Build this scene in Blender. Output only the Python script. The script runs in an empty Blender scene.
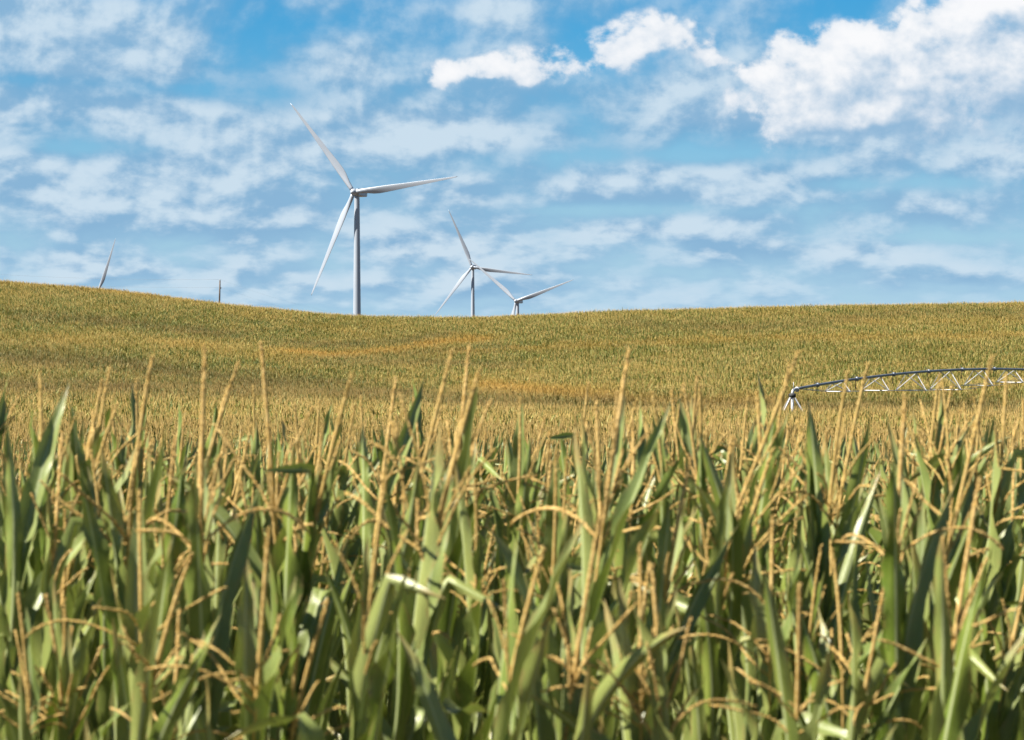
import bpy, math, random
import numpy as np
from mathutils import Vector, Matrix, Euler

R = math.radians
SC = bpy.context.scene
COL = SC.collection
FPX = 2844.0          # focal length in pixels of a 1024 px wide picture (100 mm on 36 mm)
CAMZ = 3.0
HZN = 350.0           # picture row of the true horizon
random.seed(11)
RNG = np.random.default_rng(11)

# ------------------------------------------------------------------ helpers
def link(o):
    COL.objects.link(o); return o

def props(o, label=None, cat=None, group=None, kind=None):
    if label: o['label'] = label
    if cat: o['category'] = cat
    if group: o['group'] = group
    if kind: o['kind'] = kind
    return o

def empty(name, loc=(0, 0, 0), rot=(0, 0, 0)):
    o = bpy.data.objects.new(name, None)
    o.location = loc; o.rotation_euler = rot
    o.empty_display_size = .3
    return link(o)

class MB:
    """collects vertices, faces, uvs and float attributes of one mesh"""
    def __init__(s):
        s.v, s.f, s.uv, s.m, s.n = [], [], [], [], 0
        s.att = []
    def add(s, V, F, UV=None, mat=0, att=0.0):
        V = np.asarray(V, float)
        s.v.append(V)
        s.uv.append(np.zeros((len(V), 2)) if UV is None else np.asarray(UV, float))
        s.att.append(np.full(len(V), att))
        s.f.extend([tuple(i + s.n for i in q) for q in F])
        s.m.extend([mat] * len(F))
        s.n += len(V)
        return s
    def arrays(s):
        return np.concatenate(s.v), s.f, np.concatenate(s.uv), s.m, np.concatenate(s.att)
    def mesh(s, name, mats, smooth=True):
        V, F, UV, M, A = s.arrays()
        me = bpy.data.meshes.new(name)
        me.from_pydata(V.tolist(), [], F)
        for m in mats: me.materials.append(m)
        me.polygons.foreach_set('material_index', M)
        me.polygons.foreach_set('use_smooth', [smooth] * len(F))
        ul = me.uv_layers.new(name='UVMap')
        li = np.empty(len(me.loops), np.int32); me.loops.foreach_get('vertex_index', li)
        ul.data.foreach_set('uv', UV[li].ravel())
        at = me.attributes.new('prand', 'FLOAT', 'POINT')
        at.data.foreach_set('value', A)
        me.update()
        return me
    def build(s, name, mats, parent=None, smooth=True, loc=None):
        o = bpy.data.objects.new(name, s.mesh(name, mats, smooth))
        if parent is not None: o.parent = parent
        if loc is not None: o.location = loc
        return link(o)

def frames(P):
    """parallel frames along a polyline"""
    P = np.asarray(P, float)
    T = np.gradient(P, axis=0)
    T /= np.linalg.norm(T, axis=1)[:, None] + 1e-12
    a = np.array([0, 1., 0]) if abs(T[0][1]) < .9 else np.array([1., 0, 0])
    B = np.zeros_like(P); N = np.zeros_like(P)
    b = a
    for i in range(len(P)):
        b = b - T[i] * np.dot(b, T[i]); b /= np.linalg.norm(b)
        B[i] = b; N[i] = np.cross(T[i], b)
    return T, B, N

def tube(P, r, n=8, cap=True):
    P = np.asarray(P, float); k = len(P)
    r = np.broadcast_to(np.asarray(r, float), (k,)) if np.ndim(r) < 2 else np.asarray(r)
    T, B, N = frames(P)
    a = np.linspace(0, 2 * np.pi, n, endpoint=False)
    rr = r[:, None] if np.ndim(r) == 1 else r
    V = P[:, None, :] + rr[..., None] * (np.cos(a)[None, :, None] * B[:, None, :] + np.sin(a)[None, :, None] * N[:, None, :])
    F = [(i * n + j, i * n + (j + 1) % n, (i + 1) * n + (j + 1) % n, (i + 1) * n + j) for i in range(k - 1) for j in range(n)]
    V = V.reshape(-1, 3)
    if cap:
        F.append(tuple(range(n - 1, -1, -1))); F.append(tuple((k - 1) * n + j for j in range(n)))
    return V, F

def box(c, s, rotz=0.0):
    x, y, z = np.asarray(s, float) / 2
    V = np.array([[i, j, k] for i in (-x, x) for j in (-y, y) for k in (-z, z)])
    ca, sa = math.cos(rotz), math.sin(rotz)
    V = V @ np.array([[ca, sa, 0], [-sa, ca, 0], [0, 0, 1]]) + np.asarray(c, float)
    F = [(0, 1, 3, 2), (4, 6, 7, 5), (0, 4, 5, 1), (2, 3, 7, 6), (0, 2, 6, 4), (1, 5, 7, 3)]
    return V, F

def smooth01(x, a, b):
    t = np.clip((x - a) / (b - a), 0, 1)
    return t * t * (3 - 2 * t)

# ------------------------------------------------------------------ node helpers
def new_mat(name):
    m = bpy.data.materials.new(name); m.use_nodes = True
    nt = m.node_tree; nt.nodes.clear()
    return m, nt
class NT:
    def __init__(s, nt): s.nt = nt
    def node(s, t, **kw):
        n = s.nt.nodes.new(t)
        for k, v in kw.items(): setattr(n, k, v)
        return n
    def put(s, sock, val):
        if hasattr(val, 'is_output') or isinstance(val, bpy.types.NodeSocket): s.nt.links.new(val, sock)
        else: sock.default_value = val
    def math(s, op, a, b=0.0, c=None, clamp=False):
        n = s.node('ShaderNodeMath', operation=op, use_clamp=clamp)
        s.put(n.inputs[0], a); s.put(n.inputs[1], b)
        if c is not None: s.put(n.inputs[2], c)
        return n.outputs[0]
    def mix(s, f, a, b, blend='MIX'):
        n = s.node('ShaderNodeMix', data_type='RGBA', blend_type=blend)
        s.put(n.inputs[0], f); s.put(n.inputs[6], a); s.put(n.inputs[7], b)
        return n.outputs[2]
    def ss(s, x, a, b):
        n = s.node('ShaderNodeMapRange', interpolation_type='SMOOTHSTEP')
        s.put(n.inputs[0], x); n.inputs[1].default_value = a; n.inputs[2].default_value = b
        return n.outputs[0]
    def noise(s, vec, scale, detail=3.0, rough=.55, dist=0.0, dims='3D'):
        n = s.node('ShaderNodeTexNoise', noise_dimensions=dims)
        s.put(n.inputs['Vector'], vec); n.inputs['Scale'].default_value = scale
        n.inputs['Detail'].default_value = detail; n.inputs['Roughness'].default_value = rough
        n.inputs['Distortion'].default_value = dist
        return n.outputs[0]

def c4(r, g, b): return (r, g, b, 1.0)

# ------------------------------------------------------------------ materials
def leaf_material(name, far=False):
    m, nt = new_mat(name); g = NT(nt)
    uv = g.node('ShaderNodeUVMap', uv_map='UVMap')
    sep = g.node('ShaderNodeSeparateXYZ'); nt.links.new(uv.outputs[0], sep.inputs[0])
    v, s = sep.outputs[0], sep.outputs[1]
    oi = g.node('ShaderNodeObjectInfo')
    geo = g.node('ShaderNodeNewGeometry')
    rnd = oi.outputs['Random']
    if far:
        pr = g.node('ShaderNodeAttribute', attribute_name='prand')
        gold = g.node('ShaderNodeAttribute', attribute_name='gold', attribute_type='INSTANCER').outputs['Fac']
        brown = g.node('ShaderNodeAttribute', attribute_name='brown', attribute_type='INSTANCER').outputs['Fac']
        rr = g.math('FRACT', g.math('ADD', pr.outputs['Fac'], rnd))
        base = g.mix(rr, LEAF_FAR_A, LEAF_FAR_B)
        base = g.mix(g.ss(rr, .80, .98), base, c4(.48, .44, .15))
        base = g.mix(g.math('MULTIPLY', gold, .88), base, c4(.46, .27, .06))
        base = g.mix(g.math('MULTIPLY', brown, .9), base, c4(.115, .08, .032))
        trans_f = .22
    else:
        n1 = g.noise(geo.outputs['Position'], 5.0, 3)
        base = g.mix(g.ss(n1, .35, .7), c4(.092, .150, .008), c4(.20, .255, .032))
        base = g.mix(g.math('MULTIPLY', rnd, .8), base, c4(.36, .385, .13))
        dull = g.node('ShaderNodeAttribute', attribute_name='brown', attribute_type='INSTANCER').outputs['Fac']
        base = g.mix(g.math('MULTIPLY', dull, .7), base, c4(.12, .13, .03))
        # midrib and parallel veins
        dv = g.math('ABSOLUTE', g.math('SUBTRACT', v, .5))
        vein = g.math('SINE', g.math('MULTIPLY', v, 2 * math.pi * 17))
        base = g.mix(g.math('MULTIPLY_ADD', vein, .10, .10), base, c4(.24, .31, .11))
        rib = g.math('SUBTRACT', 1.0, g.ss(dv, .030, .075))
        base = g.mix(g.math('MULTIPLY', rib, .9), base, c4(.46, .52, .26))
        st = g.node('ShaderNodeCombineXYZ'); g.put(st.inputs[0], g.math('MULTIPLY', v, 26.0)); g.put(st.inputs[1], g.math('MULTIPLY', s, 3.0)); g.put(st.inputs[2], g.math('MULTIPLY', rnd, 40.0))
        streak = g.noise(st.outputs[0], 1.0, 3, .6)
        base = g.mix(g.math('MULTIPLY', g.ss(streak, .45, .75), .5), base, c4(.27, .30, .09))
        base = g.mix(g.math('MULTIPLY', g.ss(streak, .50, .28), .4), base, c4(.05, .085, .006))
        # drying tips and a few dry margins
        n2 = g.noise(geo.outputs['Position'], 22.0, 4)
        dry = g.math('MULTIPLY_ADD', rnd, .35, g.math('MULTIPLY', n2, .35))
        tip = g.ss(g.math('ADD', s, g.math('MULTIPLY', dry, .45)), 1.0, 1.15)
        base = g.mix(g.math('MULTIPLY', tip, .8), base, c4(.36, .25, .09))
        edge = g.math('MULTIPLY', g.ss(dv, .36, .48), g.ss(n2, .47, .60))
        base = g.mix(g.math('MULTIPLY', edge, .7), base, c4(.33, .25, .09))
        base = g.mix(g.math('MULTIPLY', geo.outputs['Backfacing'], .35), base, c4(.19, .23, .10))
        trans_f = .15
    p = g.node('ShaderNodeBsdfPrincipled')
    g.put(p.inputs['Base Color'], base)
    p.inputs['Roughness'].default_value = .50 if far else .34
    p.inputs['Specular IOR Level'].default_value = .18 if far else .6
    t = g.node('ShaderNodeBsdfTranslucent')
    tc = g.mix(.45, base, c4(.22, .30, .02) if not far else c4(.24, .22, .05))
    g.put(t.inputs[0], tc)
    ms = g.node('ShaderNodeMixShader'); ms.inputs[0].default_value = trans_f
    nt.links.new(p.outputs[0], ms.inputs[1]); nt.links.new(t.outputs[0], ms.inputs[2])
    if not far:
        bmp = g.node('ShaderNodeBump'); bmp.inputs['Strength'].default_value = .25
        bmp.inputs['Distance'].default_value = .002
        nt.links.new(vein, bmp.inputs['Height']); nt.links.new(bmp.outputs[0], p.inputs['Normal'])
    o = g.node('ShaderNodeOutputMaterial'); nt.links.new(ms.outputs[0], o.inputs[0])
    return m

def tassel_material(name, far=False):
    m, nt = new_mat(name); g = NT(nt)
    geo = g.node('ShaderNodeNewGeometry'); oi = g.node('ShaderNodeObjectInfo')
    n = g.noise(geo.outputs['Position'], 70.0 if not far else 9.0, 3)
    base = g.mix(g.ss(n, .3, .7), c4(.50, .31, .09), c4(.74, .53, .22))
    base = g.mix(g.math('MULTIPLY', oi.outputs['Random'], .5), base, c4(.44, .32, .09) if not far else c4(.42, .33, .07))
    if not far:
        dull = g.node('ShaderNodeAttribute', attribute_name='brown', attribute_type='INSTANCER').outputs['Fac']
        base = g.mix(g.math('MULTIPLY', dull, .8), base, c4(.24, .16, .055))
    if far:
        gold = g.node('ShaderNodeAttribute', attribute_name='gold', attribute_type='INSTANCER').outputs['Fac']
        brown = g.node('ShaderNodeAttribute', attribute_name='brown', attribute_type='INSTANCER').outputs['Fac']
        base = g.mix(g.math('MULTIPLY', gold, .7), base, c4(.55, .31, .06))
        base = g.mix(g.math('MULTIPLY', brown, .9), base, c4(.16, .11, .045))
    p = g.node('ShaderNodeBsdfPrincipled'); g.put(p.inputs['Base Color'], base)
    p.inputs['Roughness'].default_value = .75; p.inputs['Specular IOR Level'].default_value = .2
    t = g.node('ShaderNodeBsdfTranslucent'); g.put(t.inputs[0], base)
    ms = g.node('ShaderNodeMixShader'); ms.inputs[0].default_value = .15
    nt.links.new(p.outputs[0], ms.inputs[1]); nt.links.new(t.outputs[0], ms.inputs[2])
    o = g.node('ShaderNodeOutputMaterial'); nt.links.new(ms.outputs[0], o.inputs[0])
    return m

def simple_material(name, a, b, scale, rough=.5, metal=0.0, spec=.5, bump=0.0):
    m, nt = new_mat(name); g = NT(nt)
    tc = g.node('ShaderNodeTexCoord')
    n = g.noise(tc.outputs['Object'], scale, 5, .6)
    p = g.node('ShaderNodeBsdfPrincipled')
    g.put(p.inputs['Base Color'], g.mix(g.ss(n, .3, .7), a, b))
    g.put(p.inputs['Roughness'], g.math('MULTIPLY_ADD', n, .2, rough - .1))
    p.inputs['Metallic'].default_value = metal
    p.inputs['Specular IOR Level'].default_value = spec
    if bump:
        bm = g.node('ShaderNodeBump'); bm.inputs['Strength'].default_value = bump
        nt.links.new(n, bm.inputs['Height']); nt.links.new(bm.outputs[0], p.inputs['Normal'])
    o = g.node('ShaderNodeOutputMaterial'); nt.links.new(p.outputs[0], o.inputs[0])
    return m

LEAF_FAR_A = c4(.055, .088, .010)
LEAF_FAR_B = c4(.185, .20, .032)
M_LEAF = leaf_material('corn_leaf')
M_LEAF_FAR = leaf_material('corn_leaf_in_the_field', far=True)
M_TASSEL = tassel_material('corn_tassel')
M_TASSEL_FAR = tassel_material('corn_tassel_in_the_field', far=True)
M_STALK = simple_material('corn_stalk', c4(.09, .14, .03), c4(.20, .21, .07), 9.0, .5)
M_SOIL = simple_material('dry_soil', c4(.06, .042, .022), c4(.11, .078, .04), .6, .95, spec=.1, bump=.4)
M_TURB = simple_material('turbine_paint', c4(.33, .375, .44), c4(.37, .41, .47), .05, .35)
M_DARK = simple_material('dark_rubber', c4(.02, .02, .022), c4(.05, .05, .05), 4.0, .7)
M_GALV = simple_material('galvanised_steel', c4(.33, .345, .37), c4(.45, .465, .49), 3.0, .5, metal=.25)
M_PIPE = simple_material('weathered_pipe', c4(.13, .155, .20), c4(.22, .25, .30), 2.0, .42, metal=.35)
M_WOOD = simple_material('weathered_pole', c4(.07, .055, .045), c4(.13, .10, .08), 3.0, .85)
M_WIRE = simple_material('grey_cable', c4(.10, .11, .12), c4(.16, .17, .18), 3.0, .5)

# ------------------------------------------------------------------ terrain
CANOPY = 2.62
_u = np.array([-1500, -900, 0, 120, 220, 355, 480, 600, 800, 1024, 1900, 2500.])
_tab = [  # r, picture rows of the crop top for the columns above
    (20,  [474] * 12),
    (40,  [461] * 12),
    (60,  [447] * 12),
    (80,  [433, 433, 432, 432, 433, 434, 435, 435, 436, 436, 436, 436]),
    (110, [416, 416, 415, 415, 416, 418, 420, 421, 422, 422, 422, 422]),
    (140, [402, 402, 402, 403, 405, 408, 411, 412, 413, 413, 413, 413]),
    (190, [385, 386, 389, 391, 394, 399, 403, 405, 407, 407, 405, 405]),
    (260, [350, 352, 360, 364, 370, 380, 386, 387, 382, 377, 374, 374]),
    (330, [306, 310, 324, 331, 342, 356, 358, 352, 344, 338, 336, 336]),
    (420, [240, 254, 279, 288, 302, 314.5, 315, 309, 304, 301, 299, 299]),
    (450, [244, 258, 283, 292, 306, 318, 319, 313, 308, 305, 303, 303]),
    (520, [270, 284, 306, 315, 327, 338, 339, 334, 330, 327, 325, 325]),
]
_lr = np.linspace(math.log(4), math.log(22000), 700)
_ug = np.linspace(-1500, 2500, 260)
_Z = np.zeros((len(_ug), len(_lr)))
for i, u in enumerate(_ug):
    rs, zs = [1, 11.5, 13], [0, 0, -.06]
    for r, ys in _tab:
        y = np.interp(u, _u, ys)
        rs.append(r); zs.append(CAMZ - (y - HZN) * r / FPX - CANOPY)
    rs += [800, 1200]; zs += [-3, -4]
    rs += [2000, 3000, 30000]; zs += [-10, -20, -24]
    _Z[i] = np.interp(_lr, np.log(rs), zs)
def _blur(A, n, ax):
    k = np.exp(-np.linspace(-2, 2, 2 * n + 1) ** 2); k /= k.sum()
    pad = [(0, 0), (0, 0)]; pad[ax] = (n, n)
    P = np.pad(A, pad, mode='edge')
    return np.apply_along_axis(lambda a: np.convolve(a, k, 'valid'), ax, P)
_Z = _blur(_blur(_Z, 4, 1), 5, 0)
KNOLLS = []   # (x, y, z, radius): the rises that carry the turbines
def terrain(x, y):
    x = np.asarray(x, float); y = np.asarray(y, float)
    r = np.maximum(np.hypot(x, y), 4.01)
    az = np.arctan2(x, y)
    u = np.clip(512 + az * FPX, -1499, 2499)
    fi = (u + 1500) / 4000 * (len(_ug) - 1); fj = (np.log(r) - _lr[0]) / (_lr[-1] - _lr[0]) * (len(_lr) - 1)
    fj = np.clip(fj, 0, len(_lr) - 1.001)
    i = np.floor(fi).astype(int); j = np.floor(fj).astype(int); a = fi - i; b = fj - j
    i1 = np.minimum(i + 1, len(_ug) - 1)
    z = (1 - a) * ((1 - b) * _Z[i, j] + b * _Z[i, j + 1]) + a * ((1 - b) * _Z[i1, j] + b * _Z[i1, j + 1])
    # gentle rolls across the hillside
    w = smooth01(r, 150, 230) * (1 - smooth01(r, 380, 430))
    z = z + w * (.45 * np.sin(x / 17 + y / 41) * np.sin(y / 33 + 1.0) + .25 * np.sin(x / 9.0 - y / 21))
    wb = 1 - smooth01(np.abs(az), .75, 1.3)          # beside and behind the camera: level land
    z = z * np.where(r < 30, 1, wb)
    for kx, ky, kz, kr in KNOLLS:
        q = np.exp(-((x - kx) ** 2 + (y - ky) ** 2) / kr ** 2)
        z = z * (1 - q) + kz * q
    return z

def place(u, r):
    az = (u - 512) / FPX
    # straight-ahead depth r, sideways so that it projects on column u
    return r * math.tan(az), r
def row_z(y, depth):
    return CAMZ - (y - HZN) * depth / FPX

# ------------------------------------------------------------------ wind turbines
BL = 55.8; HUBR = 1.5; HH = 80.0
def airfoil(n=18):
    t = np.linspace(0, 2 * np.pi, n, endpoint=False)
    x = .5 + .5 * np.cos(t)
    th = .5 * 1.0 * (np.sqrt(np.maximum(x, 0)) * 1.48 - .63 * x - 1.76 * x ** 2 + 1.42 * x ** 3 - .51 * x ** 4)
    return x, np.sign(np.sin(t)) * th
def blade_mesh(pitch):
    n = 18
    ax, ay = airfoil(n); t = np.linspace(0, 2 * np.pi, n, endpoint=False)
    st = np.array([0, .03, .07, .12, .17, .22, .3, .4, .5, .6, .7, .8, .88, .94, .975, 1.0])
    ch = np.interp(st, [0, .05, .12, .2, .3, .5, .75, .93, .975, 1], [2.1, 2.15, 2.9, 3.7, 3.45, 2.5, 1.55, .85, .55, .12])
    thick = np.interp(st, [0, .05, .12, .2, .3, .5, 1], [1, .95, .6, .36, .28, .22, .15])
    circ = 1 - smooth01(st, .03, .2)
    tw = np.interp(st, [0, .15, .3, .6, 1], [16, 14, 9, 3, -1])
    V = []
    for k, s in enumerate(st):
        cx, cy = .5 + .5 * np.cos(t), .5 * np.sin(t)
        x = circ[k] * cx + (1 - circ[k]) * ax
        y = circ[k] * cy * thick[k] + (1 - circ[k]) * ay * thick[k] * 1.0
        off = circ[k] * .5 + (1 - circ[k]) * .30
        X = (x - off) * ch[k]; Y = y * ch[k]
        a = R(tw[k] + pitch)
        V.append(np.stack([X * math.cos(a) - Y * math.sin(a), X * math.sin(a) + Y * math.cos(a) - 2.0 * s * s * 1.0, np.full(n, HUBR * .7 + s * BL)], 1))
    V = np.concatenate(V); K = len(st)
    F = [(i * n + j, i * n + (j + 1) % n, (i + 1) * n + (j + 1) % n, (i + 1) * n + j) for i in range(K - 1) for j in range(n)]
    F += [tuple(range(n - 1, -1, -1)), tuple((K - 1) * n + j for j in range(n))]
    return MB().add(V, F)
def rounded_prism(L0, L1, w, h, z0, taper=.8):
    """a long housing with chamfered edges, along +y"""
    n = []
    prof = lambda w, h: np.array([[-w, -.75 * h], [-.8 * w, -h], [.8 * w, -h], [w, -.75 * h], [w, .6 * h], [.75 * w, h], [-.75 * w, h], [-w, .6 * h]])
    st = [(L0, .72), (L0 + .6, .97), (L0 + 2, 1), (L1 - 2.2, 1), (L1 - .5, taper + .12), (L1, taper)]
    V = np.concatenate([np.column_stack([prof(w * f, h * f)[:, 0], np.full(8, y), prof(w * f, h * f)[:, 1] + z0]) for y, f in st])
    F = [(i * 8 + j, (i + 1) * 8 + j, (i + 1) * 8 + (j + 1) % 8, i * 8 + (j + 1) % 8) for i in range(len(st) - 1) for j in range(8)]
    F += [tuple(range(8)), tuple((len(st) - 1) * 8 + j for j in range(7, -1, -1))]
    return V, F
_turb_mesh = {}
def turbine(x, y, zg, yaw, theta, label, scale=1.0):
    root = empty('wind_turbine', (x, y, zg))
    root.rotation_euler = (0, 0, yaw); root.scale = (scale,) * 3
    props(root, label, 'wind turbine', 'wind turbines beyond the hill')
    def part(name, make, mats, smooth=True):
        if name not in _turb_mesh: _turb_mesh[name] = make().mesh(name, mats, smooth)
        o = bpy.data.objects.new(name, _turb_mesh[name]); o.parent = root
        return link(o)
    def tower():
        zs = [-3, 0, 13, 26, 39, 53, 66, HH - 2.2, HH - 1.9]
        rad = [2.15 - (2.15 - 1.3) * max(z, 0) / HH for z in zs]
        m = MB().add(*tube([(0, 0, z) for z in zs], rad, 28))
        return m
    part('tower', tower, [M_TURB])
    part('tower_door', lambda: MB().add(*box((0, -2.13, 3.2), (.9, .12, 2.2))).add(*box((0, -2.5, 1.0), (1.4, 1.2, 1.9))), [M_GALV], False)
    nac = part('nacelle', lambda: MB().add(*rounded_prism(-2.2, 10.2, 1.85, 1.9, HH)), [M_TURB], False)
    cool = part('cooler', lambda: MB().add(*box((0, 7.2, HH + 2.2), (2.9, .5, .75))).add(*tube([(.5, 5.6, HH + 1.8), (.5, 5.6, HH + 3.1)], .06, 6)).add(*tube([(-.5, 5.6, HH + 1.8), (-.5, 5.6, HH + 3.1)], .06, 6)), [M_TURB], False)
    cool.parent = nac
    hub = part('hub', lambda: MB().add(*tube([(0, q, 0) for q in (2.1, 1.4, .4, -.6, -1.5, -2.1, -2.45, -2.55)], [1.25, 1.6, 1.75, 1.7, 1.4, .95, .45, .05], 22)), [M_TURB])
    hub.location = (0, -4.2, HH)
    for k in range(3):
        if 'blade' not in _turb_mesh: _turb_mesh['blade'] = blade_mesh(4).mesh('blade', [M_TURB])
        b = bpy.data.objects.new('blade', _turb_mesh['blade']); b.parent = root; link(b)
        b.location = (0, -4.2, HH)
        b.rotation_euler = (0, math.pi / 2 - theta - k * 2 * math.pi / 3, 0)
    return root
def put_turbine(u, v, dist, theta, label, yaw=R(-19)):
    x, y = place(u, dist)
    zg = row_z(v, dist) - HH
    x += 4.2 * math.sin(-yaw) * 1.0; y += 4.2 * math.cos(yaw)
    KNOLLS.append((x, y, zg, 160.0))
    return (x, y, zg, yaw, theta, label)
TURBS = [
    put_turbine(354, 192, 1435, R(6.7), 'tallest and nearest white wind turbine, three slim blades on a full tower'),
    put_turbine(472, 267, 2600, R(-7.6), 'smaller white wind turbine just right of the tallest one, short tower showing', R(-9)),
    put_turbine(516, 301, 2500, R(19), 'wind turbine mostly sunk behind the ridge, two blades in a wide V'),
    put_turbine(101, 291.5, 2850, R(69), 'wind turbine hidden behind the left ridge, one blade pointing up'),
]
for t in TURBS: turbine(*t)

# ------------------------------------------------------------------ ground sheet out to the horizon
def ground():
    az = np.unique(np.concatenate([np.linspace(-math.pi, math.pi, 121), np.linspace(-.4, .4, 161)]))[:-1]
    rr = np.concatenate([[0.01, 2, 4], np.geomspace(6, 600, 130), np.geomspace(640, 22000, 60)])
    A, Q = np.meshgrid(az, rr, indexing='ij')
    X, Y = Q * np.sin(A), Q * np.cos(A)
    Z = terrain(X, Y)
    V = np.stack([X, Y, Z], -1).reshape(-1, 3)
    n, k = len(az), len(rr)
    F = [(i * k + j, i * k + j + 1, ((i + 1) % n) * k + j + 1, ((i + 1) % n) * k + j) for i in range(n) for j in range(k - 1)]
    o = MB().add(V, F).build('ground', [M_SOIL])
    props(o, 'brown soil of the rolling fields under the corn', 'ground', kind='structure')
    return o
ground()

# ------------------------------------------------------------------ corn plant
def leaf_arrays(rs, L, W, a0, curl, brk=None, roll=0.0, lat=0.0, fold=.5, wav=.010, ns=16, nc=6):
    s = np.linspace(0, 1, ns + 1)
    th = a0 + curl * s ** 1.6
    if brk:
        th = th + brk[1] * smooth01(s, brk[0] - .035, brk[0] + .035)
    dl = L / ns
    px = np.concatenate([[0], np.cumsum(np.sin(th[:-1]) * dl)]) + .006
    pz = np.concatenate([[0], np.cumsum(np.cos(th[:-1]) * dl)])
    py = lat * s ** 2 * L
    P = np.stack([px, py, pz], 1)
    T = np.gradient(P, axis=0); T /= np.linalg.norm(T, axis=1)[:, None]
    B0 = np.array([0, 1., 0]) - T * T[:, 1:2]; B0 /= np.linalg.norm(B0, axis=1)[:, None]
    N0 = np.cross(B0, T)                    # towards the stalk / upwards
    N0 = -N0
    ro = roll * s ** 1.2
    B = B0 * np.cos(ro)[:, None] + N0 * np.sin(ro)[:, None]
    N = -B0 * np.sin(ro)[:, None] + N0 * np.cos(ro)[:, None]
    w = W * np.minimum(1, .55 + 1.6 * s) * np.maximum(1 - s ** 2.6, 0) ** .9 * (1 - .12 * s)
    w = np.maximum(w, .0015)
    fo = fold * (1.05 - .55 * s) + .15
    v = np.linspace(-1, 1, nc + 1)
    ph = rs.uniform(0, 6.28, 2); fr = rs.uniform(2.2, 4.5, 2)
    V = np.zeros((ns + 1, nc + 1, 3))
    for j, vv in enumerate(v):
        k = 0 if vv < 0 else 1
        rip = wav * abs(vv) ** 2 * np.sin(2 * np.pi * fr[k] * s + ph[k]) * np.sin(np.pi * np.clip(s, 0, 1)) ** .5 * (W / .08)
        a = fo * (.6 + .4 * abs(vv))
        V[:, j] = P + B * (vv * w / 2 * np.cos(a))[:, None] + N * (abs(vv) * w / 2 * np.sin(a) + rip)[:, None]
    UV = np.stack(np.broadcast_arrays((v[None] + 1) / 2, s[:, None]), -1).reshape(-1, 2)
    n = nc + 1
    F = [(i * n + j, i * n + j + 1, (i + 1) * n + j + 1, (i + 1) * n + j) for i in range(ns) for j in range(nc)]
    return V.reshape(-1, 3), F, UV

def tassel_curve(rs, L, dir0, az, droop, n, wig=.0):
    """a branch: starts at angle dir0 off the vertical towards az and bends by droop"""
    s = np.linspace(0, 1, n)
    th = dir0 + droop * s ** 1.3 + wig * np.sin(s * rs.uniform(4, 9) + rs.uniform(0, 6))
    a = az + wig * 1.5 * np.sin(s * rs.uniform(3, 8) + rs.uniform(0, 6))
    d = np.stack([np.sin(th) * np.cos(a), np.sin(th) * np.sin(a), np.cos(th)], 1)
    return np.concatenate([[[0, 0, 0]], np.cumsum(d[:-1] * L / (n - 1), axis=0)])

def spikelets(rs, mb, P, r, step, size, mat=0):
    seg = np.linalg.norm(np.diff(P, axis=0), axis=1); cum = np.concatenate([[0], np.cumsum(seg)])
    T, B, N = frames(P)
    d = step * .5
    while d < cum[-1]:
        i = min(np.searchsorted(cum, d) - 1, len(P) - 2); f = (d - cum[i]) / seg[i]
        p = P[i] * (1 - f) + P[i + 1] * f
        for q in range(2):
            a = rs.uniform(0, 6.28)
            o = B[i] * math.cos(a) + N[i] * math.sin(a)
            side = np.cross(o, T[i])
            ax = T[i] * .97 + o * .18
            b = p + o * r * .6
            l = size * rs.uniform(.7, 1.3); w = l * .26
            mid = b + ax * l * .45
            V = [b, mid + side * w + o * 0, mid + o * w, mid - side * w, b + ax * l]
            mb.add(V, [(0, 1, 2), (0, 2, 3), (4, 2, 1), (4, 3, 2), (0, 3, 1), (4, 1, 3)], mat=mat)
        d += step

def tassel_arrays(rs, detail=True):
    """peduncle, central spike and side branches, base at the origin"""
    mb = MB()
    laz = rs.uniform(0, 6.28)
    ped = rs.uniform(.10, .17); zone = rs.uniform(.06, .11); sp = rs.uniform(.25, .38)
    P = tassel_curve(rs, ped + zone + sp, rs.uniform(0, .05), laz, rs.uniform(.02, .22), 26, .008)
    tot = ped + zone + sp; s = np.linspace(0, 1, 26); k0 = (ped + zone * .6) / tot
    r = np.where(s < k0, .0034, (.0066 - .0022 * s) * (1 + .05 * rs.standard_normal(26)))
    r = r * np.where(s > .88, 1 - .55 * (s - .88) / .12, 1)
    mb.add(*tube(P, r, 7))
    if detail: spikelets(rs, mb, P[int(k0 * 25):], .0048, .0028, .0085)
    nb = rs.integers(5, 10)
    for k in range(nb):
        f = (ped + zone * (k + .3) / nb) / tot * 25
        i = int(f); p0 = P[i] * (1 - (f - i)) + P[i + 1] * (f - i)
        typ = rs.uniform()
        az = k * 2.4 + rs.uniform(-.7, .7)
        L = rs.uniform(.14, .30)
        if typ < .55: Q = tassel_curve(rs, L, rs.uniform(.2, .5), az, rs.uniform(0, .5), 12, .10)
        elif typ < .86: Q = tassel_curve(rs, L, rs.uniform(.6, 1.1), az, rs.uniform(.1, .9), 12, .14)
        else: Q = tassel_curve(rs, L, rs.uniform(.7, 1.2), az, rs.uniform(1.0, 1.9), 12, .14)
        Q = Q + p0
        rq = .0028 * (1 + .10 * rs.standard_normal(12)); rq[0] = .0022; rq[-1] = .002
        mb.add(*tube(Q, np.maximum(rq, .0015), 6))
        if detail: spikelets(rs, mb, Q[1:], .0026, .0038, .0078)
    tip = P[-1]
    return mb, tip

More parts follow.
